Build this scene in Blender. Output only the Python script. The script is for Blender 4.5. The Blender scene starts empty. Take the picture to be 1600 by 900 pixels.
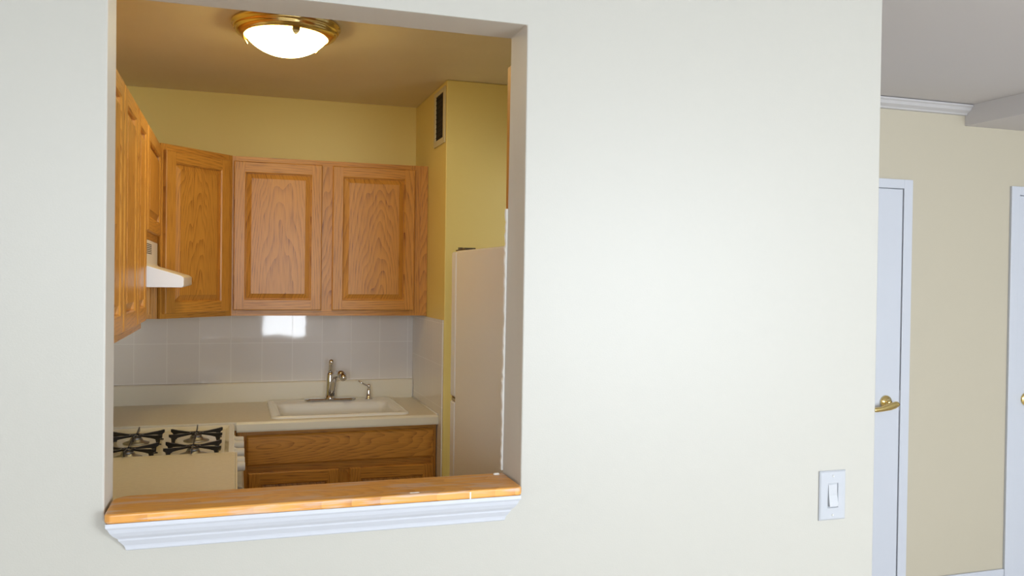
import bpy, bmesh, math, random
from math import sin, cos, pi, radians
from mathutils import Vector, Matrix
random.seed(7)
S = bpy.context.scene
COL = S.collection

# ------------------------------------------------------------------ camera
F_PX, YAW, PITCH, ROLL = 1325.14, 0.31533, 0.011717, 0.013129
CAM = Vector((-0.03105, -1.98547, 1.56948))
fw = Vector((sin(YAW)*cos(PITCH), cos(YAW)*cos(PITCH), -sin(PITCH)))
rt = Vector((cos(YAW), -sin(YAW), 0)); up = rt.cross(fw)
r2 = cos(ROLL)*rt + sin(ROLL)*up; u2 = -sin(ROLL)*rt + cos(ROLL)*up
cd = bpy.data.cameras.new('camera'); cam = bpy.data.objects.new('camera', cd); COL.objects.link(cam)
cam.matrix_world = Matrix(((r2.x, u2.x, -fw.x, CAM.x), (r2.y, u2.y, -fw.y, CAM.y), (r2.z, u2.z, -fw.z, CAM.z), (0, 0, 0, 1)))
cd.sensor_width = 36; cd.lens = F_PX/1600*36; cd.clip_start = .02
S.camera = cam

# ------------------------------------------------------------------ light and exposure
S.view_settings.view_transform = 'Standard'; S.view_settings.look = 'None'
S.view_settings.gamma = 1; S.view_settings.use_curve_mapping = False
S.view_settings.exposure = 0.0
w = bpy.data.worlds.new('world'); S.world = w; w.use_nodes = True
w.node_tree.nodes['Background'].inputs[0].default_value = (.75, .87, 1, 1)
w.node_tree.nodes['Background'].inputs[1].default_value = 2.5

WIN_Y = -4.6
WINDOWS = [(-1.55, -.25, 1.22, 2.3), (.33, .88, .70, 2.2), (1.9, 4.6, .45, 2.3)]  # unseen, put in for daylight; the high left one added to brighten the wall
WIN_RAD = 17.5        # daylight through the windows behind the camera
DAY = (.87, .93, 1.0)
def area(name, loc, rot, sx, sy, energy, color):
    l = bpy.data.lights.new(name, 'AREA'); l.shape = 'RECTANGLE'; l.size = sx; l.size_y = sy
    l.energy = energy; l.color = color
    o = bpy.data.objects.new(name, l); COL.objects.link(o); o.location = loc; o.rotation_euler = rot
    return o
for i, (x0, x1, z0, z1) in enumerate(WINDOWS):
    a = (x1-x0)*(z1-z0)
    # tipped down a little, as light from the sky comes in
    area('daylight', ((x0+x1)/2, WIN_Y-.45, (z0+z1)/2+.12), (radians(66), 0, 0), x1-x0+.12, (z1-z0)*1.25, WIN_RAD*(x1-x0+.12)*(z1-z0)*1.25*pi, DAY)
LAMP_COL = (1.0, .76, .33)
LAMP_STR = 25.0

# ------------------------------------------------------------------ materials
def newmat(name):
    m = bpy.data.materials.new(name); m.use_nodes = True
    nt = m.node_tree; return m, nt, nt.nodes, nt.links, nt.nodes['Principled BSDF']
def plain(name, col, rough=.5, metal=0, bump=0, bscale=200, var=0, vscale=3, coat=0, spec=.5):
    m, nt, N, L, b = newmat(name)
    b.inputs['Base Color'].default_value = (*col, 1); b.inputs['Roughness'].default_value = rough
    b.inputs['Metallic'].default_value = metal; b.inputs['Coat Weight'].default_value = coat
    b.inputs['Coat Roughness'].default_value = .1
    b.inputs['Specular IOR Level'].default_value = spec
    tc = N.new('ShaderNodeTexCoord')
    if var:
        n = N.new('ShaderNodeTexNoise'); n.inputs['Scale'].default_value = vscale; n.inputs['Detail'].default_value = 4
        L.new(tc.outputs['Object'], n.inputs['Vector'])
        r = N.new('ShaderNodeValToRGB'); r.color_ramp.elements[0].position = .3; r.color_ramp.elements[1].position = .7
        r.color_ramp.elements[0].color = (*[c*(1-var) for c in col], 1); r.color_ramp.elements[1].color = (*[min(1, c*(1+var*.5)) for c in col], 1)
        L.new(n.outputs['Fac'], r.inputs[0]); L.new(r.outputs[0], b.inputs['Base Color'])
    if bump:
        n = N.new('ShaderNodeTexNoise'); n.inputs['Scale'].default_value = bscale; n.inputs['Detail'].default_value = 3
        L.new(tc.outputs['Object'], n.inputs['Vector'])
        bp = N.new('ShaderNodeBump'); bp.inputs['Strength'].default_value = bump; bp.inputs['Distance'].default_value = .002
        L.new(n.outputs['Fac'], bp.inputs['Height']); L.new(bp.outputs[0], b.inputs['Normal'])
    return m

def oak(name, vertical=True, light=(.64, .295, .046), dark=(.23, .07, .009), rough=.40, worn=False, freq=78):
    m, nt, N, L, b = newmat(name)
    def M(op, a, c=None, v=None):
        n = N.new('ShaderNodeMath'); n.operation = op
        if hasattr(a, 'links'): L.new(a, n.inputs[0])
        else: n.inputs[0].default_value = a
        if c is not None:
            if hasattr(c, 'links'): L.new(c, n.inputs[1])
            else: n.inputs[1].default_value = c
        return n.outputs[0]
    tc = N.new('ShaderNodeTexCoord'); oi = N.new('ShaderNodeObjectInfo')
    sp = N.new('ShaderNodeSeparateXYZ'); L.new(tc.outputs['Object'], sp.inputs[0])
    rnd = M('MULTIPLY', oi.outputs['Random'], 17.0)
    if vertical: h = M('ADD', sp.outputs[0], sp.outputs[1]); g = sp.outputs[2]
    elif vertical is False: h = sp.outputs[2]; g = M('ADD', sp.outputs[0], sp.outputs[1])
    if vertical == 'flat': h = sp.outputs[1]; g = sp.outputs[0]
    gr = M('ADD', g, rnd)
    cb = N.new('ShaderNodeCombineXYZ'); L.new(M('MULTIPLY', h, 7.), cb.inputs[0]); L.new(M('MULTIPLY', gr, 1.3), cb.inputs[1]); L.new(rnd, cb.inputs[2])
    n1 = N.new('ShaderNodeTexNoise'); n1.inputs['Scale'].default_value = 1.0; n1.inputs['Detail'].default_value = 2; L.new(cb.outputs[0], n1.inputs['Vector'])
    # growth rings cut at a shallow angle: cathedral figure
    k = M('ADD', M('MULTIPLY', g, .22), M('MULTIPLY', M('SUBTRACT', n1.outputs['Fac'], .5), .22))
    k = M('ADD', k, .11)
    rr = M('SQRT', M('ADD', M('POWER', M('ADD', h, M('MULTIPLY', M('SUBTRACT', oi.outputs['Random'], .5), .05)), 2.), M('MULTIPLY', M('MULTIPLY', k, k), .55)))
    fr = M('FRACT', M('MULTIPLY', rr, float(freq)))
    ring = M('POWER', fr, 2.2)
    # fine pores
    cb2 = N.new('ShaderNodeCombineXYZ'); L.new(M('MULTIPLY', h, 330.), cb2.inputs[0]); L.new(M('MULTIPLY', gr, 9.), cb2.inputs[1])
    n2 = N.new('ShaderNodeTexNoise'); n2.inputs['Scale'].default_value = 1.; n2.inputs['Detail'].default_value = 2; L.new(cb2.outputs[0], n2.inputs['Vector'])
    mr = N.new('ShaderNodeMapRange'); mr.inputs[1].default_value = .48; mr.inputs[2].default_value = .72; L.new(n2.outputs['Fac'], mr.inputs[0])
    pore = mr.outputs[0]
    fac = M('ADD', M('MULTIPLY', ring, .30), M('MULTIPLY', pore, M('ADD', M('MULTIPLY', ring, .7), .30)))
    # board to board tone
    fac = M('ADD', fac, M('MULTIPLY', M('SUBTRACT', n1.outputs['Fac'], .5), .45))
    mx = N.new('ShaderNodeMix'); mx.data_type = 'RGBA'; mx.clamp_factor = True
    L.new(fac, mx.inputs[0]); mx.inputs[6].default_value = (*light, 1); mx.inputs[7].default_value = (*dark, 1)
    out = mx.outputs[2]
    if worn:
        n3 = N.new('ShaderNodeTexNoise'); n3.inputs['Scale'].default_value = 1.; n3.inputs['Detail'].default_value = 5
        cb3 = N.new('ShaderNodeCombineXYZ'); L.new(M('MULTIPLY', sp.outputs[2], 90.), cb3.inputs[2]); L.new(M('MULTIPLY', h, 45.), cb3.inputs[0]); L.new(M('MULTIPLY', g, 7.), cb3.inputs[1]); L.new(cb3.outputs[0], n3.inputs['Vector'])
        m3 = N.new('ShaderNodeMapRange'); m3.inputs[1].default_value = .51; m3.inputs[2].default_value = .60; L.new(n3.outputs['Fac'], m3.inputs[0])
        m2 = N.new('ShaderNodeMix'); m2.data_type = 'RGBA'; L.new(M('MULTIPLY', m3.outputs[0], .55), m2.inputs[0])
        L.new(out, m2.inputs[6]); m2.inputs[7].default_value = (.52, .41, .35, 1); out = m2.outputs[2]
    L.new(out, b.inputs['Base Color'])
    b.inputs['Roughness'].default_value = rough
    b.inputs['Coat Weight'].default_value = .14; b.inputs['Coat Roughness'].default_value = .22
    bp = N.new('ShaderNodeBump'); bp.inputs['Strength'].default_value = .25; bp.inputs['Distance'].default_value = .0006; bp.invert = True
    L.new(M('ADD', pore, ring), bp.inputs['Height']); L.new(bp.outputs[0], b.inputs['Normal'])
    return m

def tile(name, axis, off, zoff):
    m, nt, N, L, b = newmat(name)
    tc = N.new('ShaderNodeTexCoord'); sp = N.new('ShaderNodeSeparateXYZ'); L.new(tc.outputs['Object'], sp.inputs[0])
    cb = N.new('ShaderNodeCombineXYZ'); L.new(sp.outputs[axis], cb.inputs[0]); L.new(sp.outputs[2], cb.inputs[1])
    mp = N.new('ShaderNodeMapping'); mp.inputs['Location'].default_value = (-off, -zoff, 0); L.new(cb.outputs[0], mp.inputs[0])
    br = N.new('ShaderNodeTexBrick'); br.offset = 0; br.squash = 1
    br.inputs['Scale'].default_value = 1; br.inputs['Brick Width'].default_value = .1525; br.inputs['Row Height'].default_value = .198
    br.inputs['Mortar Size'].default_value = .0017; br.inputs['Mortar Smooth'].default_value = .3
    br.inputs['Color1'].default_value = (.82, .80, .78, 1); br.inputs['Color2'].default_value = (.84, .82, .80, 1)
    br.inputs['Mortar'].default_value = (.95, .94, .92, 1)
    L.new(mp.outputs[0], br.inputs['Vector']); L.new(br.outputs['Color'], b.inputs['Base Color'])
    b.inputs['Roughness'].default_value = .035
    n = N.new('ShaderNodeTexNoise'); n.inputs['Scale'].default_value = 9; n.inputs['Detail'].default_value = 1; L.new(tc.outputs['Object'], n.inputs['Vector'])
    ad = N.new('ShaderNodeMath'); ad.operation = 'MULTIPLY_ADD'; L.new(br.outputs['Fac'], ad.inputs[0]); ad.inputs[1].default_value = -.6; L.new(n.outputs['Fac'], ad.inputs[2])
    bp = N.new('ShaderNodeBump'); bp.inputs['Strength'].default_value = .3; bp.inputs['Distance'].default_value = .001
    L.new(ad.outputs[0], bp.inputs['Height']); L.new(bp.outputs[0], b.inputs['Normal'])
    return m

M_ = {}
M_['wall'] = plain('cream wall paint', (.398, .390, .350), .42, bump=.08, bscale=260)
M_['wallw'] = plain('white wall paint', (.8, .79, .76), .6)
M_['reveal'] = plain('reveal with light painted in', (.60, .575, .52), .6)  # lighter than the wall colour to stand in for light on the jambs
M_['crown'] = plain('crown paint', (.46, .45, .45), .4)
M_['hall'] = plain('cream hall paint', (.435, .395, .305), .5, bump=.08, bscale=260)
M_['kwall'] = plain('yellow kitchen paint', (.86, .705, .24), .5, bump=.1, bscale=240)
M_['ceil'] = plain('white ceiling paint', (.58, .555, .55), .8, bump=.15, bscale=300)
M_['kceil'] = plain('kitchen ceiling paint', (.88, .80, .56), .6, bump=.2, bscale=300, var=.05, vscale=2)
M_['white'] = plain('white trim paint', (.49, .515, .565), .32)
M_['floor'] = plain('pale wood floor', (.55, .47, .38), .4, var=.2, vscale=6)
M_['kfloor'] = plain('kitchen vinyl floor', (.66, .61, .54), .4, var=.1, vscale=9)
M_['oakv'] = oak('oak vertical grain', True)
M_['oakh'] = oak('oak horizontal grain', False)
M_['ledge'] = oak('worn oak ledge', 'flat', light=(.66, .315, .062), dark=(.40, .15, .022), rough=.38, worn=True)
M_['tile'] = tile('ceramic tile', 0, -.324, 1.014)
M_['tiles'] = tile('ceramic tile side', 1, 2.5935, 1.014)
M_['lam'] = plain('beige laminate', (.80, .76, .64), .36, var=.04, vscale=60)
M_['lame'] = plain('pale laminate edge', (.82, .79, .68), .35)
M_['caulk'] = plain('white caulk', (.85, .84, .80), .6)
M_['enamel'] = plain('white enamel', (.86, .87, .86), .16, coat=.3)
M_['stove'] = plain('white stove enamel', (.88, .88, .88), .18, coat=.3)
M_['cook'] = plain('cream cooktop enamel', (.82, .79, .69), .2, coat=.3)
M_['fridge'] = plain('fridge side paint', (.82, .80, .76), .38, bump=.12, bscale=500)
M_['fridged'] = plain('fridge door paint', (.80, .80, .80), .3)
M_['gasket'] = plain('grey gasket', (.30, .29, .28), .6)
M_['iron'] = plain('black cast iron', (.012, .012, .014), .35)
M_['alu'] = plain('burner aluminium', (.45, .45, .46), .5, metal=1)
M_['chrome'] = plain('chrome', (.66, .66, .67), .12, metal=1)
M_['brass'] = plain('polished brass', (.85, .66, .28), .18, metal=1)
M_['brassd'] = plain('aged brass', (.52, .38, .15), .3, metal=1)
M_['dark'] = plain('dark void', (.012, .011, .01), .8)
M_['rust'] = plain('rusty hinge', (.12, .09, .05), .6, var=.6, vscale=120)
M_['hood'] = plain('white hood paint', (.86, .87, .86), .3)
M_['vent'] = plain('painted vent frame', (.70, .64, .42), .5)
M_['plate'] = plain('white plastic', (.385, .405, .435), .3)
M_['rocker'] = plain('white rocker plastic', (.41, .425, .445), .25)
M_['steel'] = plain('strike plate steel', (.5, .5, .52), .35, metal=1)
M_['grey'] = plain('grey oven trim', (.55, .55, .53), .35)
def lampglass():
    m, nt, N, L, b = newmat('lit frosted glass bowl')
    b.inputs['Base Color'].default_value = (.9, .88, .82, 1)
    b.inputs['Emission Color'].default_value = (*LAMP_COL, 1); b.inputs['Emission Strength'].default_value = LAMP_STR
    b.inputs['Roughness'].default_value = .3
    return m
M_['lamp'] = lampglass()

# ------------------------------------------------------------------ builders
class MB:
    def __init__(s): s.v = []; s.f = []; s.mi = []; s.sm = []
    def add(s, vs, fs, mi=0, smooth=False):
        n = len(s.v); s.v += [Vector(v) for v in vs]
        for f in fs: s.f.append([i+n for i in f]); s.mi.append(mi); s.sm.append(smooth)
        return s
    def box(s, x0, x1, y0, y1, z0, z1, mi=0):
        vs = [(x, y, z) for z in (z0, z1) for y in (y0, y1) for x in (x0, x1)]
        return s.add(vs, [(0, 2, 3, 1), (4, 5, 7, 6), (0, 1, 5, 4), (2, 6, 7, 3), (0, 4, 6, 2), (1, 3, 7, 5)], mi)
    def loops(s, loops, cap0=True, cap1=True, mi=0, smooth=False, closed=False):
        n = len(loops[0]); vs = [v for l in loops for v in l]; fs = []
        K = len(loops)
        for k in range(K if closed else K-1):
            for i in range(n):
                a = k*n+i; b = k*n+(i+1) % n; c = ((k+1) % K)*n+(i+1) % n; d = ((k+1) % K)*n+i
                fs.append((a, b, c, d))
        if not closed:
            if cap0: fs.append(tuple(reversed(range(n))))
            if cap1: fs.append(tuple(range((K-1)*n, K*n)))
        return s.add(vs, fs, mi, smooth)
    def extrude(s, prof, axis, a, b, mi=0):
        # prof: 2D points of the two remaining axes in xyz order
        def P(p, t):
            q = list(p); q.insert(axis, t); return tuple(q)
        return s.loops([[P(p, a) for p in prof], [P(p, b) for p in prof]], mi=mi)
    def lathe(s, prof, c, n=48, axis=2, mi=0, smooth=True, d=1):
        # prof: (r, h) pairs; axis of revolution
        ls = []
        for r, h in prof:
            l = []
            for i in range(n):
                a = 2*pi*i/n; p = [r*cos(a), r*sin(a)]; p.insert(axis, h*d)
                l.append((p[0]+c[0], p[1]+c[1], p[2]+c[2]))
            ls.append(l)
        return s.loops(ls, mi=mi, smooth=smooth)
    def tube(s, pts, rad, n=14, mi=0):
        pts = [Vector(p) for p in pts]
        if not hasattr(rad, '__len__'): rad = [rad]*len(pts)
        ls = []; ref = None
        for i, p in enumerate(pts):
            t = (pts[min(i+1, len(pts)-1)]-pts[max(i-1, 0)]).normalized()
            if ref is None: ref = Vector((0, 0, 1)) if abs(t.z) < .9 else Vector((1, 0, 0))
            a = t.cross(ref).normalized(); b = t.cross(a).normalized(); ref = -(b.cross(t)).cross(t) if False else ref
            ls.append([p+rad[i]*(cos(2*pi*k/n)*a+sin(2*pi*k/n)*b) for k in range(n)])
        return s.loops(ls, mi=mi, smooth=True)
    def build(s, name, mats, parent=None, bevel=0, seg=2, xf=None, angle=30):
        vs = [xf @ v for v in s.v] if xf is not None else s.v
        lo = Vector((min(v.x for v in vs), min(v.y for v in vs), min(v.z for v in vs)))
        hi = Vector((max(v.x for v in vs), max(v.y for v in vs), max(v.z for v in vs)))
        c = (lo+hi)/2
        me = bpy.data.meshes.new(name); me.from_pydata([tuple(v-c) for v in vs], [], s.f)
        for m in (mats if isinstance(mats, (list, tuple)) else [mats]): me.materials.append(M_[m])
        for p, mi, sm in zip(me.polygons, s.mi, s.sm): p.material_index = mi; p.use_smooth = sm
        bm = bmesh.new(); bm.from_mesh(me); bmesh.ops.recalc_face_normals(bm, faces=bm.faces); bm.to_mesh(me); bm.free()
        o = bpy.data.objects.new(name, me); COL.objects.link(o)
        if parent is not None:
            o.parent = parent
            pl = Vector(parent['_o']) if '_o' in parent else Vector((0, 0, 0))
            o.location = c-pl
        else: o.location = c
        o['_o'] = tuple(c)
        if bevel:
            md = o.modifiers.new('bevel', 'BEVEL'); md.width = bevel; md.segments = seg; md.limit_method = 'ANGLE'; md.angle_limit = radians(angle)
            md.harden_normals = False
        return o
def ring(x0, x1, y0, y1, hx0, hx1, hy0, hy1, z0, z1):
    o = [(x0, y0), (x1, y0), (x1, y1), (x0, y1)]; h = [(hx0, hy0), (hx1, hy0), (hx1, hy1), (hx0, hy1)]
    m = MB(); m.loops([[(*p, z0) for p in o], [(*p, z1) for p in o], [(*p, z1) for p in h], [(*p, z0) for p in h]], closed=True)
    return m
def thing(name, label, cat, loc, group=None):
    o = bpy.data.objects.new(name, None); COL.objects.link(o); o.location = loc; o['_o'] = tuple(loc)
    o.empty_display_size = .05
    o['label'] = label; o['category'] = cat
    if group: o['group'] = group
    return o
def tag(o, label, cat, group=None):
    o['label'] = label; o['category'] = cat
    if group: o['group'] = group
    return o
def struct(m, name, mats, label=None, **k):
    o = m.build(name, mats, None, **k); o['kind'] = 'structure'
    if label: o['label'] = label
    return o
def rrect(x0, x1, y0, y1, r, z, n=6):
    pts = []
    for cx, cy, a0 in ((x1-r, y0+r, -pi/2), (x1-r, y1-r, 0), (x0+r, y1-r, pi/2), (x0+r, y0+r, pi)):
        for i in range(n+1):
            a = a0+pi/2*i/n; pts.append((cx+r*cos(a), cy+r*sin(a), z))
    return pts

# ------------------------------------------------------------------ room shell
OL, ORT, ORB, OT, TH = -.2935, .648, .646, 2.194, .13
SILL = 1.040
KB, KC, KR, CHY, LW = 2.5972, 2.4929, .9006, 1.890, -.657
WE, DW, CK = 1.718, 1.3826, 2.4656
RX0, RX1 = -1.9, 5.4

# wall with the pass-through opening (shared by living room and kitchen)
m = MB()
def q4(y, pts): return [(p[0], y, p[1]) for p in pts]
outer = [(RX0, 0), (WE, 0), (WE, CK+.12), (RX0, CK+.12)]
holeF = [(OL, SILL), (ORB, SILL), (ORT, OT), (OL, OT)]
holeB = [(OL+.001, SILL), (ORB-.007, SILL), (ORT, OT), (OL+.001, OT)]
m.loops([q4(0, outer), q4(0, holeF), q4(TH, holeB), q4(TH, outer)], closed=True)
for k in range(4, 8): m.mi[k] = 1          # wall paint made paler on the reveals, standing in for light on them
struct(m, 'wall_middle', ['wall', 'reveal'], bevel=.003, seg=2)
struct(MB().box(LW-.12, LW, TH+.001, KB+.12, 0, KC), 'wall_left', 'kwall')
struct(MB().box(LW, WE, KB, KB+.12, 0, KC), 'wall_back', 'kwall')
struct(MB().box(KR, 1.6, CHY, KB-.001, 0, KC-.001), 'wall_chase', 'kwall', bevel=.004)
struct(MB().box(1.6, WE, TH+.001, .42, 0, KC).box(1.6, WE, 1.33, KB, 0, KC).box(1.6, WE, .42, 1.33, 2.05, KC), 'wall_right', 'hall')  # unseen doorway added here to let daylight into the kitchen
struct(MB().box(LW-.12, WE, TH+.001, KB+.12, KC, KC+.1), 'ceiling', 'kceil')
struct(MB().box(LW, 1.6, TH, KB, -.1, 0), 'floor', 'kfloor')
# living side
struct(MB().box(RX0-.1, RX1+.1, WIN_Y-.1, -.001, CK, CK+.1), 'ceiling.001', 'ceil')
struct(MB().box(WE+.001, RX1+.1, 0, DW+.1, CK, CK+.1), 'ceiling.002', 'ceil')
struct(MB().box(RX0-.1, RX1+.1, WIN_Y-.1, TH-.001, -.1, -.0005), 'floor.001', 'floor')
struct(MB().box(WE, RX1+.1, TH, DW+.1, -.1, -.0005), 'floor.002', 'floor')
struct(MB().box(RX0-.1, RX0, WIN_Y, TH, 0, CK), 'wall_living_left', 'wallw')
struct(MB().box(RX1, RX1+.1, WIN_Y, DW+.1, 0, CK), 'wall_living_right', 'wall')
# window wall behind the camera
m = MB(); xs = [RX0] + [v for wv in WINDOWS for v in wv[:2]] + [RX1]
for i in range(0, len(xs), 2): m.box(xs[i], xs[i+1], WIN_Y-.1, WIN_Y, 0, CK)
for x0, x1, z0, z1 in WINDOWS: m.box(x0, x1, WIN_Y-.1, WIN_Y, 0, z0); m.box(x0, x1, WIN_Y-.1, WIN_Y, z1, CK)
struct(m, 'wall_window', 'wallw')
# far hall wall with door openings
D1 = (2.31, 3.071); D2 = (3.818, 4.58); DH = 2.028
m = MB(); m.box(WE, D1[0]-.006, DW, DW+.1, 0, CK); m.box(D1[1]+.006, D2[0]-.006, DW, DW+.1, 0, CK); m.box(D2[1]+.006, RX1, DW, DW+.1, 0, CK)
for a, b in (D1, D2): m.box(a-.006, b+.006, DW, DW+.1, DH+.006, CK)
struct(m, 'wall_far', 'hall')
struct(MB().box(D1[1]+.056, D2[0]-.060, DW-.014, DW-.0005, 0, .10), 'baseboard_far', 'white', bevel=.004)
# crown moulding and the box beam it dies into
prof = [(DW-.0005, CK-.001), (DW-.052, CK-.004), (DW-.052, CK-.012), (DW-.044, CK-.017), (DW-.036, CK-.03), (DW-.018, CK-.041), (DW-.013, CK-.048), (DW-.0005, CK-.05)]
m = MB(); m.extrude(prof, 0, WE+.001, 3.4555); struct(m, 'trim_1', 'crown')
struct(MB().box(3.4565, RX1-.001, WIN_Y+.001, DW-.0005, 2.366, CK-.0005), 'trim_2', 'ceil')
# rough plaster bead on the kitchen-side corner of the opening
m = MB(); ls = []
for i in range(60):
    z = 1.066+(1.75-1.066)*i/59; x = ORB-.0075+(ORT-ORB+.007)*(z-SILL)/(OT-SILL); wv = .003+.004*random.random()
    ls.append([(x+.001, TH-.001, z), (x-wv*.8, TH-.001-wv*.4, z), (x-wv, TH+.005, z), (x+.001, TH+.006, z)])
m.loops(ls); struct(m, 'trim_3', 'caulk')

def door_leaf(n, a, b, handle):
    d = struct(MB().box(a, b, DW-.008, DW+.032, .008, DH), 'door_%d' % n, 'white', bevel=.001)
    d['label'] = 'flush white hall door with a brass %s handle' % handle
    c = MB()
    for x0, x1, z0, z1 in ((a-.058, a-.004, 0, DH+.048), (b+.004, b+.056, 0, DH+.048), (a-.004, b+.004, DH+.004, DH+.048)):
        c.box(x0, x1, DW-.014, DW-.0005, z0, z1)
    c.box(a-.0055, a-.003, DW, DW+.06, 0, DH+.005); c.box(b+.003, b+.0055, DW, DW+.06, 0, DH+.005); c.box(a-.003, b+.003, DW, DW+.06, DH+.003, DH+.0055)
    c.build('door_casing', 'white', d, bevel=.003)
    return d
d1 = door_leaf(1, *D1, 'lever')
cx, cz = 2.988, .989
MB().lathe([(.001, 0), (.031, 0), (.033, .004), (.031, .010), (.018, .014), (.013, .02), (.012, .034), (.001, .034)], (cx, DW-.008, cz), 32, axis=1, d=-1).build('rosette', 'brass', d1)
lv = MB(); ls = []
for t, (x, z, hw, y) in enumerate([(3.034, .981, .006, .040), (3.028, .981, .014, .038), (3.012, .979, .018, .042), (2.980, .973, .018, .046), (2.948, .968, .015, .05), (2.916, .963, .0125, .052), (2.884, .961, .011, .052), (2.875, .961, .006, .052)]):
    ls.append([(x, DW-.008-y+.008*sin(2*pi*k/12), z+hw*cos(2*pi*k/12)) for k in range(12)])
lv.loops(ls, smooth=True).build('door_lever', 'brass', d1)
MB().box(3.0712, 3.0745, DW-.0095, DW+.003, .945, 1.045).build('strike_plate', 'steel', d1)
d2 = door_leaf(2, *D2, 'knob')
MB().lathe([(.001, 0), (.033, 0), (.034, .004), (.030, .009), (.014, .013), (.012, .026), (.024, .034), (.030, .046), (.029, .058), (.020, .066), (.001, .068)], (3.885, DW-.008, .975), 32, axis=1, d=-1).build('door_knob', 'brass', d2)
MB().box(3.8145, 3.8178, DW-.0095, DW+.003, .95, 1.04).build('strike_plate', 'steel', d2)

# ------------------------------------------------------------------ tiles
tb = tag(MB().box(LW+.001, KR-.0005, KB-.007, KB-.0005, 1.014, 1.371).build('tile_backsplash', 'tile'), 'white glossy ceramic tile splashback behind the sink faucet', 'backsplash')
ts = MB().box(KR-.007, KR-.0005, CHY+.006, KB-.0075, .10, 1.368).build('tile_backsplash', 'tiles'); tag(ts, 'narrow strip of white tile on the chase side at the right end of the counter', 'backsplash')

# ------------------------------------------------------------------ doors of cabinets
def door_mb(w, h, st=.055, t=.019, arch=False):
    """raised panel door, local x 0..w, z 0..h, back at y=0, front at y=-t. slots: 0 vertical, 1 horizontal"""
    m = MB(); b = .004
    def stile(x0, x1, z0, z1, mi):
        # bar with softened inner and outer edges
        m.loops([[(x0, 0, z0), (x1, 0, z0), (x1, 0, z1), (x0, 0, z1)], [(x0, -t+b, z0), (x1, -t+b, z0), (x1, -t+b, z1), (x0, -t+b, z1)],
                 [(x0+b, -t, z0+(b if mi == 0 or z0 == 0 else b)), (x1-b, -t, z0+b), (x1-b, -t, z1-b), (x0+b, -t, z1-b)]], mi=mi)
    m.loops([[(0, 0, 0), (st, 0, 0), (st, 0, h), (0, 0, h)], [(0, -t+b, 0), (st, -t+.005, 0), (st, -t+.005, h), (0, -t+b, h)], [(b, -t, b), (st-.005, -t, b), (st-.005, -t, h-b), (b, -t, h-b)]], mi=0)
    m.loops([[(w-st, 0, 0), (w, 0, 0), (w, 0, h), (w-st, 0, h)], [(w-st, -t+.005, 0), (w, -t+b, 0), (w, -t+b, h), (w-st, -t+.005, h)], [(w-st+.005, -t, b), (w-b, -t, b), (w-b, -t, h-b), (w-st+.005, -t, h-b)]], mi=0)
    for z0, z1, e0, e1 in ((0, st, b, .005), (h-st, h, .005, b)):
        m.loops([[(st-.004, 0, z0), (w-st+.004, 0, z0), (w-st+.004, 0, z1), (st-.004, 0, z1)],
                 [(st-.004, -t+e0, z0), (w-st+.004, -t+e0, z0), (w-st+.004, -t+e1, z1), (st-.004, -t+e1, z1)],
                 [(st-.0045, -t, z0+e0), (w-st+.0045, -t, z0+e0), (w-st+.0045, -t, z1-e1), (st-.0045, -t, z1-e1)]], mi=1)
    return m
def panel_mb(w, h, st=.055, t=.019):
    m = MB(); d = .030
    def R(i, y): return [(st-.002+i, y, st-.002+i), (w-st+.002-i, y, st-.002+i), (w-st+.002-i, y, h-st+.002-i), (st-.002+i, y, h-st+.002-i)]
    m.loops([R(0, -.001), R(0, -t+.013), R(.004, -t+.013), R(d-.003, -t+.004), R(d-.003, -t+.0015)])
    return m
def cab_door(parent, origin, ang, w, h, name='door', st=.055):
    xf = Matrix.Translation(origin) @ Matrix.Rotation(ang, 4, 'Z')
    d = door_mb(w, h, st).build(name, ['oakv', 'oakh'], parent, xf=xf)
    panel_mb(w, h, st).build('raised_panel', 'oakv', d, xf=xf)
    return d
def face_frame(parent, origin, ang, w, h, bars, t=.019, mid=()):
    """frame of local width w; bars=(left, right, bottom, top) widths; mid = vertical mullions (x0,x1)"""
    l, r, bt, tp = bars; m = MB(); xf = Matrix.Translation(origin) @ Matrix.Rotation(ang, 4, 'Z')
    m.box(0, l, -t, 0, 0, h, 0); m.box(w-r, w, -t, 0, 0, h, 0)
    for a, b in mid: m.box(a, b, -t, 0, bt, h-tp, 0)
    m.box(l, w-r, -t, 0, 0, bt, 1); m.box(l, w-r, -t, 0, h-tp, h, 1)
    return m.build('face_frame', ['oakv', 'oakh'], parent, xf=xf)

UB, UT = 1.372, 2.134
UF, UL, LF = 2.2768, -.0556, -.3522
# left wall cabinets (fronts face +x): local x runs along +y
A90 = pi/2
def left_cab(y0, y1, z0, z1, doors, label, mids=(), group=None):
    t = thing('wall_cabinet', label, 'cabinet', (LW+.001, (y0+y1)/2, z0), group)
    MB().box(LW+.001, LF-.0195, y0, y1, z0, z1).build('carcass', 'oakv', t)
    face_frame(t, (LF-.019, y0, z0), A90, y1-y0, z1-z0, (.035, .03, .035, .035), mid=mids)
    for a, b in doors:
        cab_door(t, (LF+.0005, a, z0+.027), A90, b-a, z1-z0-.052)
    return t
left_cab(TH+.002, .648, UB, UT, [(TH+.02, .375), (.379, .638)], 'oak cabinet on the left wall nearest the opening, cut off by its edge', [(.365, .39)])
left_cab(.650, 1.318, UB, UT, [(.664, 1.003), (1.02, 1.302)], 'tall two-door oak cabinet on the left wall just before the range hood', [(.99, 1.03)])
left_cab(1.3195, 1.984, 1.70, UT, [(1.345, 1.90)], 'short oak cabinet directly above the white range hood')
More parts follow.
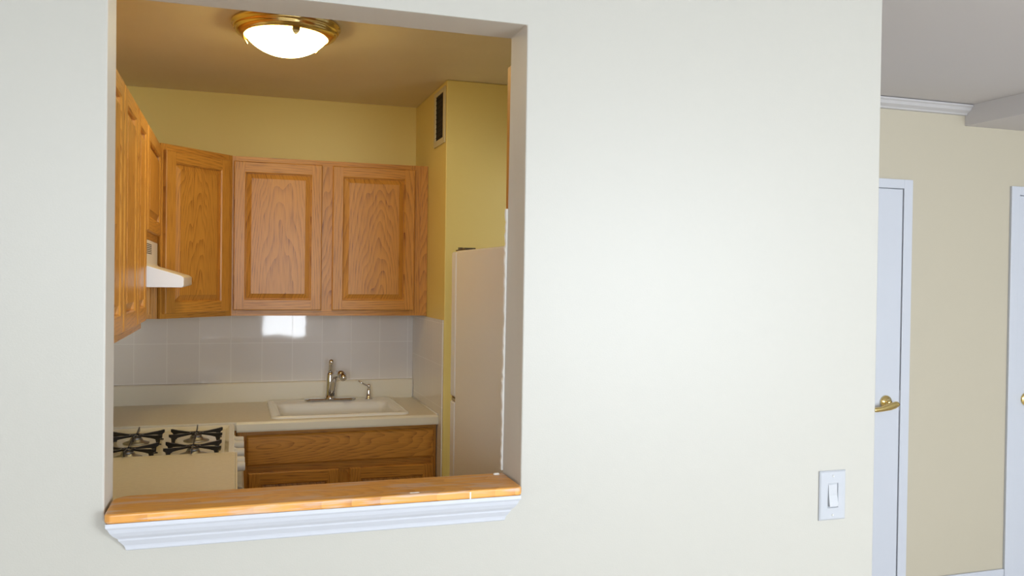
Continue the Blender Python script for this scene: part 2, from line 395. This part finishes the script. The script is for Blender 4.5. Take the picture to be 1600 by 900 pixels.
# diagonal corner cabinet
t = thing('corner_cabinet', 'diagonal oak corner cabinet with one door behind the range hood', 'cabinet', (LW+.3, 2.3, UB))
yd = UF-(UL-LF)
body = [(LW+.002, KB-.008), (LW+.002, yd+.008), (LF-.012, yd+.008), (LF-.003, yd+.012), (UL-.012, UF+.003), (UL-.002, UF+.012), (UL-.002, KB-.008)]
MB().extrude(body, 2, UB, UT).build('carcass', 'oakv', t)
dl = math.hypot(UL-LF, UF-yd)
face_frame(t, (LF-.0005+.003, yd+.0035+.003, UB), pi/4, dl-.006, UT-UB, (.03, .04, .03, .03), t=.012)
n = Vector((sin(pi/4), -cos(pi/4), 0))
o0 = Vector((LF, yd, UB+.022))+Vector((cos(pi/4), sin(pi/4), 0))*.018+n*.0115
cab_door(t, o0, pi/4, dl-.05, UT-UB-.05)
# double cabinet on the back wall
t = thing('wall_cabinet', 'wide two-door oak cabinet hanging above the sink', 'cabinet', ((UL+KR)/2, KB-.15, UB))
MB().box(UL+.0005, KR-.001, UF+.0195, KB-.008, UB, UT).build('carcass', 'oakv', t)
face_frame(t, (UL, UF+.019, UB), 0, KR-.001-UL, UT-UB, (.035, .09, .03, .03), mid=[(.40, .50)])
for a, b in ((-.041, .370), (.421, .831)): cab_door(t, (a, UF-.0005, UB+.027), 0, b-a, .711)
MB().box(.862, KR-.0015, UF-.004, UF-.0002, UB, UT).build('filler_strip', 'oakv', t)
# cabinet over the refrigerator, front faces the back wall
t = thing('wall_cabinet', 'oak cabinet above the refrigerator, only its edge showing beside the opening', 'cabinet', (1.15, .28, 1.765))
MB().box(.735, 1.56, TH+.002, .43, 1.765, 2.195).build('carcass', 'oakv', t)
for a, b in ((1.145, .74), (1.555, 1.15)): cab_door(t, (a, .4305, 1.77), pi, a-b, .42)

# ------------------------------------------------------------------ counters and base cabinets
CF, CT = 1.955, .914
t = thing('base_cabinet', 'oak sink cabinet with a long false drawer front under the counter', 'cabinet', (.45, 2.28, 0))
m = MB(); X0, X1, y0, y1 = -.018, KR-.010, CF+.0505, KB-.002
m.loops([[(X0, y0, .874), (X1, y0, .874), (X1, y1, .874), (X0, y1, .874)], [(X0, y0, .10), (X1, y0, .10), (X1, y1, .10), (X0, y1, .10)]], cap0=False)
m.loops([[(X0+.018, y0+.018, .874), (X1-.018, y0+.018, .874), (X1-.018, y1-.01, .874), (X0+.018, y1-.01, .874)], [(X0+.018, y0+.018, .118), (X1-.018, y0+.018, .118), (X1-.018, y1-.01, .118), (X0+.018, y1-.01, .118)]], cap0=False)
m.loops([[(X0, y0, .874), (X1, y0, .874), (X1, y1, .874), (X0, y1, .874)], [(X0+.018, y0+.018, .874), (X1-.018, y0+.018, .874), (X1-.018, y1-.01, .874), (X0+.018, y1-.01, .874)]], cap0=False, cap1=False)
m.build('carcass', 'oakv', t)
MB().box(-.018, KR-.014, CF+.10, CF+.12, 0, .099).build('toe_kick', 'oakh', t)
m = MB(); X0, X1 = -.018, KR-.010; y0, y1 = CF+.031, CF+.05
m.box(X0, .030, y0, y1, .10, .874, 0); m.box(.866, X1, y0, y1, .10, .874, 0); m.box(.425, .487, y0, y1, .14, .6699, 0)
for z0, z1 in ((.10, .14), (.67, .725), (.842, .874)): m.box(.030, .866, y0, y1, z0, z1, 1)
m.build('face_frame', ['oakv', 'oakh'], t)
m = MB(); a, b, c, d, e = .022, .8785, .712, .850, .008
m.loops([[(a, y0-.0005, c), (b, y0-.0005, c), (b, y0-.0005, d), (a, y0-.0005, d)], [(a, y0-.012, c), (b, y0-.012, c), (b, y0-.012, d), (a, y0-.012, d)],
         [(a+e, y0-.019, c+e), (b-e, y0-.019, c+e), (b-e, y0-.019, d-e), (a+e, y0-.019, d-e)]])
m.build('false_drawer_front', 'oakh', t)
for a, b in ((.030, .431), (.480, .876)): cab_door(t, (a, y0-.0005, .125), 0, b-a, .555)
# corner cabinet below, behind the range
t = thing('base_cabinet', 'plain corner base under the counter behind the range', 'cabinet', (-.34, 2.28, 0))
MB().box(LW+.002, -.021, CF+.03, KB-.002, .10, .874).build('carcass', 'oakv', t)
MB().box(LW+.002, -.021, CF+.09, KB-.05, 0, .0995).build('toe_kick', 'oakh', t)
# sink counter with backsplash lip
SX0, SX1, SY0, SY1 = .128, .765, 1.992, 2.535
t = thing('countertop', 'beige laminate countertop with a sink and raised back lip', 'countertop', (.12, 2.28, .875))
m = ring(LW+.001, KR-.0075, CF+.004, KB-.0285, SX0+.02, SX1-.02, SY0+.02, SY1-.02, .876, CT); m.build('counter_surface', 'lam', t, bevel=.003)
pr = [(CF+.0035, .868), (CF+.0035, CT-.001), (CF+.0005, CT-.004), (CF-.004, CT-.010), (CF-.005, .876), (CF-.003, .869)]
MB().extrude(pr, 0, -.021, KR-.0075).build('counter_edge', 'lame', t)
pr = [(KB-.028, .876), (KB-.028, 1.008), (KB-.024, 1.0135), (KB-.0015, 1.0135), (KB-.0015, .876)]
MB().extrude(pr, 0, LW+.001, KR-.0075).build('backsplash_lip', 'lame', t)
m = MB(); m.tube([(KR-.011, CF, CT+.002), (KR-.011, KB-.03, CT+.002)], .0035, 8); m.tube([(KR-.011, KB-.031, CT), (KR-.011, KB-.031, 1.012)], .003, 8)
m.build('caulk_bead', 'caulk', t)
# near slab
SLY = 1.303
t = thing('countertop', 'plain beige countertop in front of the gas range, just behind the ledge', 'countertop', (-.34, .72, .876))
MB().box(LW+.001, -.026, TH+.002, SLY, .876, CT).build('counter_surface', 'lam', t, bevel=.003)
MB().box(-.0255, -.019, TH+.002, SLY, .872, CT-.001).build('counter_edge', 'lame', t, bevel=.002)
t = thing('base_cabinet', 'oak base cabinet under the near countertop, hidden below the ledge', 'cabinet', (-.34, .72, 0))
MB().box(LW+.002, -.0705, TH+.003, SLY-.002, .10, .874).build('carcass', 'oakv', t)
MB().box(LW+.002, -.12, TH+.003, SLY-.002, 0, .0995).build('toe_kick', 'oakh', t)
face_frame(t, (-.07+.019, TH+.003, .10), A90, SLY-.002-TH-.003, .774, (.04, .04, .04, .04))
for a, b in ((TH+.03, .70), (.73, SLY-.03)): cab_door(t, (-.05, a, .125), A90, b-a, .555)
for a, b in ((TH+.03, .70), (.73, SLY-.03)):
    MB().box(-.0505, -.032, a, b, .71, .845).build('drawer_front', 'oakh', t, bevel=.004)

# ------------------------------------------------------------------ sink
sk = thing('kitchen_sink', 'white enamel drop-in sink set into the counter', 'sink', ((SX0+SX1)/2, (SY0+SY1)/2, CT))
bx0, bx1, by0, by1 = SX0+.045, SX1-.045, SY0+.038, 2.395
m = MB(); LP = [rrect(SX0, SX1, SY0, SY1, .035, CT+.0005), rrect(SX0+.002, SX1-.002, SY0+.002, SY1-.002, .035, CT+.009), rrect(SX0+.008, SX1-.008, SY0+.008, SY1-.008, .03, CT+.013),
     rrect(SX0+.018, SX1-.018, SY0+.016, SY1-.016, .028, CT+.012),
     rrect(bx0-.006, bx1+.006, by0-.006, by1+.006, .04, CT+.011), rrect(bx0, bx1, by0, by1, .04, CT+.006), rrect(bx0+.006, bx1-.006, by0+.006, by1-.006, .04, CT-.01),
     rrect(bx0+.022, bx1-.022, by0+.022, by1-.022, .05, CT-.15), rrect(bx0+.05, bx1-.05, by0+.05, by1-.05, .05, CT-.168)]
m.loops(LP, cap0=False, smooth=True); m.build('basin', 'enamel', sk)
MB().lathe([(.001, .004), (.03, .004), (.042, .002), (.043, 0), (.001, 0)], ((bx0+bx1)/2, (by0+by1)/2, CT-.1675), 28).build('drain', 'chrome', sk)
# ------------------------------------------------------------------ faucet
ZD = CT+.0135
FX, FY = .440, 2.462
fc = thing('faucet', 'chrome single-lever kitchen faucet on a long oval deck plate behind the sink', 'faucet', (FX, FY, ZD))
m = MB(); m.loops([rrect(.310, .570, FY-.042, FY+.028, .034, ZD), rrect(.310, .570, FY-.042, FY+.028, .034, ZD+.007), rrect(.317, .563, FY-.035, FY+.021, .027, ZD+.012)])
m.build('deck_plate', 'chrome', fc, bevel=.001)
MB().tube([(FX, FY, ZD+.009), (FX, FY, ZD+.016), (FX, FY, ZD+.04), (FX-.001, FY, ZD+.09), (FX-.001, FY+.002, ZD+.128), (FX-.001, FY+.002, ZD+.140), (FX-.001, FY+.002, ZD+.146)], [.034, .028, .023, .0195, .0185, .016, .008], 28).build('body', 'chrome', fc)
MB().tube([(FX, FY+.004, ZD+.140), (FX, FY+.000, ZD+.165), (FX, FY-.010, ZD+.186), (FX+.001, FY-.028, ZD+.203), (FX+.001, FY-.033, ZD+.206)], [.0125, .0115, .0125, .0125, .007], 16).build('lever', 'chrome', fc)
MB().tube([(FX+.004, FY-.012, ZD+.030), (FX+.006, FY-.028, ZD+.065), (FX+.010, FY-.050, ZD+.105), (FX+.016, FY-.078, ZD+.133), (FX+.025, FY-.108, ZD+.147), (FX+.036, FY-.140, ZD+.148), (FX+.043, FY-.160, ZD+.140)], [.017, .017, .0165, .0165, .018, .0205, .019], 20).build('spout', 'chrome', fc)
MB().tube([(FX+.042, FY-.157, ZD+.143), (FX+.048, FY-.176, ZD+.128), (FX+.049, FY-.178, ZD+.124)], [.0195, .0155, .008], 20).build('spray_head', 'chrome', fc)
# soap dispenser
SXp, SYp = .638, 2.462
sd = thing('soap_dispenser', 'small chrome soap dispenser with an angled nozzle right of the faucet', 'soap dispenser', (SXp, SYp, ZD))
MB().lathe([(.001, 0), (.021, 0), (.021, .004), (.014, .008), (.0115, .03), (.009, .045), (.008, .052), (.001, .052)], (SXp, SYp, ZD), 24).build('base', 'chrome', sd)
MB().tube([(SXp, SYp, ZD+.052), (SXp, SYp, ZD+.062), (SXp+.001, SYp, ZD+.074), (SXp+.001, SYp, ZD+.078)], [.005, .007, .0075, .003], 14).build('pump_head', 'chrome', sd)
MB().tube([(SXp-.001, SYp, ZD+.067), (SXp-.030, SYp-.004, ZD+.080), (SXp-.055, SYp-.008, ZD+.096)], [.005, .0042, .0035], 12).build('nozzle', 'chrome', sd)

# ------------------------------------------------------------------ gas range
RY0, RY1, RXF = 1.308, 1.946, -.030
rg = thing('gas_range', 'white four-burner gas range standing against the left wall', 'stove', (-.34, 1.63, 0))
MB().box(LW+.003, RXF-.02, RY0, RY1, .03, .884).build('range_body', 'stove', rg, bevel=.004)
# cooktop tray with raised rim
m = MB()
def RR(i, z): return [(LW+.003+i, RY0+i, z), (RXF-i, RY0+i, z), (RXF-i, RY1-i, z), (LW+.003+i, RY1-i, z)]
m.loops([RR(.002, .885), RR(0, .888), RR(0, .904), RR(.005, .909), RR(.019, .909), RR(.024, .905), RR(.036, .893)])
m.build('cooktop', 'cook', rg)
m = MB(); m.loops([RR(-.0003, .8885), RR(-.0003, .9045), RR(.0048, .9096), RR(.0195, .9096), RR(.0195, .909), RR(.005, .909), RR(.0005, .904), RR(.0005, .8885)], closed=True)
m.build('cooktop_rim', 'stove', rg)
for gx in (-.400, -.176):
    for gy in (1.675, 1.395):
        b = MB(); b.lathe([(.001, 0), (.048, 0), (.050, .002), (.040, .006), (.026, .009), (.024, .016), (.001, .017)], (gx, gy, .8932), 28)
        bo = b.build('burner', 'alu', rg)
        MB().lathe([(.001, 0), (.021, 0), (.022, .003), (.018, .006), (.001, .007)], (gx, gy, .9105), 24).build('burner_cap', 'alu', bo)
        g = MB(); hx, hy = .098, .064
        for sx in (-1, 1):
            for sy in (-1, 1):
                dx, dy = sx*hx, sy*hy; L_ = math.hypot(dx, dy); nx, ny = -dy/L_*.0045, dx/L_*.0045
                def sec(t, z0, z1): return [(gx+dx*t+nx, gy+dy*t+ny, z0), (gx+dx*t-nx, gy+dy*t-ny, z0), (gx+dx*t-nx, gy+dy*t-ny, z1), (gx+dx*t+nx, gy+dy*t+ny, z1)]
                g.loops([sec(.10, .9215, .927), sec(.35, .920, .927), sec(.6, .918, .929), sec(.78, .915, .930), sec(.84, .894, .931), sec(.89, .894, .931), sec(.92, .916, .932), sec(1.0, .922, .933)])
                g.tube([(gx+dx*.8, gy+dy*.8, .896), (gx+dx*.98, gy+dy*.98-.004*sy, .8945)], [.0055, .003], 6)
        for sy in (-1, 1):
            g.loops([[(gx-.002, gy+sy*.018, .922), (gx+.002, gy+sy*.018, .922), (gx+.002, gy+sy*.018, .930), (gx-.002, gy+sy*.018, .930)],
                     [(gx-.002, gy+sy*.118, .920), (gx+.002, gy+sy*.118, .920), (gx+.002, gy+sy*.118, .938), (gx-.002, gy+sy*.118, .938)]])
        g.tube([(gx+.024*cos(a*pi/8), gy+.024*sin(a*pi/8), .924) for a in range(17)], .0035, 8)
        g.build('burner_grate', 'iron', rg)
# control panel, knobs, oven door
MB().box(RXF-.0195, RXF-.004, RY0, RY1, .79, .8835).build('control_panel', 'stove', rg, bevel=.003)
for ky in (1.37, 1.465, 1.63, 1.795, 1.89):
    k = MB(); k.lathe([(.001, 0), (.024, 0), (.024, .006), (.019, .012), (.018, .040), (.015, .044), (.001, .044)], (RXF-.004, ky, .845), 24, axis=0)
    k.build('knob', 'stove', rg)
od = MB().box(RXF-.0195, RXF+.006, RY0+.004, RY1-.004, .22, .785).build('oven_door', 'stove', rg, bevel=.005)
hb = MB(); hb.extrude([(RXF+.0065, .735), (RXF+.030, .728), (RXF+.036, .735), (RXF+.037, .765), (RXF+.030, .778), (RXF+.0065, .784)], 1, RY0+.006, RY1-.006)
hb.build('oven_handle', 'grey', od, bevel=.002)
MB().box(RXF-.0195, RXF+.004, RY0+.004, RY1-.004, .05, .21).build('broiler_drawer', 'stove', rg, bevel=.005)
for lx in (LW+.05, RXF-.06):
    for ly in (RY0+.05, RY1-.05): MB().lathe([(.015, 0), (.015, .0295)], (lx, ly, 0), 12).build('leg', 'iron', rg)

# ------------------------------------------------------------------ range hood
hd = thing('range_hood', 'white wedge-shaped range hood jutting out under the short left cabinet', 'range hood', (-.45, 1.64, 1.515))
HY0, HY1 = 1.340, 1.944
pr = [(LW+.002, 1.519), (-.216, 1.519), (-.211, 1.524), (-.211, 1.530), (-.211, 1.555), (-.222, 1.563), (-.345, 1.600), (-.350, 1.606), (-.350, 1.698), (LW+.002, 1.698)]
MB().extrude([(p[0], p[1]) for p in pr], 1, HY0, HY1).build('hood_body', 'hood', hd, bevel=.002)
g = MB()
for i in range(6):
    z = 1.645+i*.007
    for j in range(10): g.box(-.3504, -.3495, 1.36+j*.032, 1.384+j*.032, z, z+.0035)
g.build('vent_slots', 'dark', hd)

# ------------------------------------------------------------------ refrigerator
fr = thing('refrigerator', 'white top-freezer refrigerator seen from the side at the right of the opening', 'refrigerator', (1.05, .70, 0))
MB().box(.735, 1.40, .36, 1.022, .03, 1.666).build('cabinet_body', 'fridge', fr, bevel=.006, seg=3)
MB().box(.742, 1.393, 1.0225, 1.032, .10, 1.660).build('door_gasket', 'gasket', fr)
MB().box(.736, 1.399, 1.0325, 1.098, 1.128, 1.664).build('freezer_door', 'fridged', fr, bevel=.008, seg=3)
MB().box(.736, 1.399, 1.0325, 1.098, .10, 1.112).build('fridge_door', 'fridged', fr, bevel=.008, seg=3)
m = MB(); m.box(.745, .80, .93, 1.07, 1.6665, 1.671); m.tube([(.760, 1.06, 1.667), (.760, 1.06, 1.680)], .009, 12); m.box(.75, .79, .96, 1.0, 1.671, 1.676)
m.build('top_hinge', 'rust', fr)
m = MB(); m.box(.737, .80, 1.02, 1.075, 1.1155, 1.1245); m.tube([(.748, 1.085, 1.1125), (.748, 1.085, 1.1275)], .007, 10); m.build('middle_hinge', 'brassd', fr)
for lx in (.78, 1.35):
    for ly in (.40, .98): MB().lathe([(.018, 0), (.018, .0295)], (lx, ly, 0), 12).build('foot', 'dark', fr)

# ------------------------------------------------------------------ ceiling lamp
LX, LY = .140, 1.258
cl = thing('ceiling_light', 'round flush ceiling lamp with brass rim and glowing frosted glass bowl', 'ceiling light', (LX, LY, KC))
MB().lathe([(.150, -.0008), (.192, -.0008), (.1955, -.006), (.195, -.012), (.189, -.015), (.190, -.021), (.1865, -.026), (.181, -.028), (.182, -.034), (.176, -.041), (.163, -.048), (.152, -.051), (.149, -.049), (.149, -.003)], (LX, LY, KC), 72).build('brass_ring', 'brass', cl)
tm = radians(58); pr = [(.001, -.117)] + [(.1485*sin(tm*i/14)/sin(tm), -.047-.070*(cos(tm*i/14)-cos(tm))/(1-cos(tm))) for i in range(1, 15)]
MB().lathe(pr, (LX, LY, KC), 64).build('glass_bowl', 'lamp', cl)
for a in (279, 39, 159):
    aa = radians(a); px, py = LX+.150*cos(aa), LY+.150*sin(aa)
    tx, ty = -sin(aa), cos(aa); c = MB(); c.loops([[(px+dr*cos(aa)+q*wd*tx, py+dr*sin(aa)+q*wd*ty, KC+zz) for q in (-1, 1)] + [(px+(dr+th)*cos(aa)+q*wd*tx, py+(dr+th)*sin(aa)+q*wd*ty, KC+zz-.002) for q in (1, -1)] for dr, zz, wd, th in ((.008, -.049, .013, .004), (.002, -.056, .014, .004), (-.002, -.064, .010, .004), (-.004, -.071, .004, .004))])
    c.build('clip', 'brassd', cl)

# ------------------------------------------------------------------ vent on the chase
vt = thing('wall_vent', 'small rectangular air vent with a dark opening high on the chase', 'vent', (KR, 2.01, 2.2))
y0, y1, z0, z1 = 1.903, 2.128, 2.203, 2.468
m = MB(); a = [(y0, z0), (y1, z0), (y1, z1), (y0, z1)]; b = [(1.938, 2.232), (2.095, 2.232), (2.095, 2.447), (1.938, 2.447)]
m.loops([[(KR-.0008, *p) for p in a], [(KR-.007, *p) for p in a], [(KR-.007, *p) for p in b], [(KR-.0008, *p) for p in b]], closed=True)
m.build('vent_frame', 'vent', vt, bevel=.0015)
MB().box(KR-.002, KR-.0008, 1.938, 2.095, 2.232, 2.447).build('vent_opening', 'dark', vt)
m = MB()
for i in range(9):
    z = 2.245+i*.023; m.extrude([(KR-.0055, z), (KR-.0025, z+.007), (KR-.0025, z+.008), (KR-.0055, z+.001)], 1, 1.9385, 2.0945)
m.build('louvres', 'dark', vt)

# ------------------------------------------------------------------ pass-through ledge
ld = thing('pass_through_ledge', 'worn oak ledge with white moulding at the bottom of the wall opening', 'ledge', (.175, 0, 1.02))
ZT, ZB = 1.0635, 1.0425
x0, x1, yf, yb = -.2885, .636, -.046, .114
pts = []
def arc(cx, cy, r, a0, a1, n=8):
    return [(cx+r*cos(radians(a0+(a1-a0)*i/n)), cy+r*sin(radians(a0+(a1-a0)*i/n))) for i in range(n+1)]
pts += arc(x0+.014, yf+.014, .014, 180, 270) + arc(x1-.014, yf+.014, .014, 270, 360) + arc(x1-.012, yb-.012, .012, 0, 90) + arc(x0+.04, yb-.04, .04, 90, 180)
m = MB(); m.loops([[(*p, ZB) for p in pts], [(*p, ZT) for p in pts]])
m.build('board', 'ledge', ld, bevel=.005, seg=3, angle=50)
# moulding: profile mitred and returned at both ends
prof = [(.042, 1.0420), (.042, 1.0340), (.0405, 1.0310), (.0385, 1.0290), (.0350, 1.0200), (.0290, 1.0110), (.0225, 1.0045), (.0215, 1.0030), (.0205, .9990), (.0160, .9925), (.0115, .9860), (.0100, .9820), (.0085, .9760), (.006, .9735), (.0005, .9735)]
EX0, EX1 = -.2405, .5955
m = MB(); ls = []
for d, z in prof:
    ls.append([(EX0-d*1.08, -.0008, z), (EX0-d*1.08, -d, z), (EX1+d*.9, -d, z), (EX1+d*.9, -.0008, z)])
m.loops(ls); m.build('crown_moulding', 'white', ld)
MB().box(.503, .506, yf-.0006, yf+.002, ZB+.001, ZT-.004).build('paint_drip', 'caulk', ld)
MB().loops([rrect(.36, .385, -.035, -.028, .003, ZT-.0002), rrect(.362, .383, -.034, -.029, .002, ZT+.0006)]).build('paint_drip', 'caulk', ld)
MB().loops([rrect(.604, .622, .092, .104, .005, ZT-.0002), rrect(.607, .619, .094, .102, .004, ZT+.003)]).build('caulk_blob', 'caulk', ld)

# ------------------------------------------------------------------ light switch
sw = thing('light_switch', 'white wall plate with one rocker switch near the wall end', 'light switch', (1.5725, 0, .97))
m = MB(); X0, X1, Z0, Z1 = 1.5285, 1.6165, .9005, 1.0395
o = [(X0, Z0), (X1, Z0), (X1, Z1), (X0, Z1)]; h = [(1.5555, .9355), (1.5895, .9355), (1.5895, 1.0035), (1.5555, 1.0035)]
def ins(p, d): return [(p[0][0]+d, p[0][1]+d), (p[1][0]-d, p[1][1]+d), (p[2][0]-d, p[2][1]-d), (p[3][0]+d, p[3][1]-d)]
m.loops([[(x, -.0006, z) for x, z in o], [(x, -.003, z) for x, z in o], [(x, -.006, z) for x, z in ins(o, .004)], [(x, -.006, z) for x, z in ins(h, -.001)], [(x, -.0045, z) for x, z in h], [(x, -.0006, z) for x, z in h]], closed=True)
m.build('switch_plate', 'plate', sw)
MB().box(1.5558, 1.5892, -.0030, -.0008, .9358, 1.0032).build('switch_frame', 'plate', sw)
m = MB(); m.extrude([(-.0032, .9385), (-.0120, .9400), (-.0070, .970), (-.0042, 1.0005), (-.0032, 1.0005)], 0, 1.5585, 1.5868); m.build('rocker', 'rocker', sw, bevel=.0008)
for z in (.9145, 1.0245):
    s_ = MB().lathe([(.001, 0), (.0032, 0), (.0030, .0012), (.001, .0016)], (1.5725, -.006, z), 16, axis=1, d=-1).build('screw', 'grey', sw)

for o in bpy.data.objects:
    if '_o' in o: del o['_o']
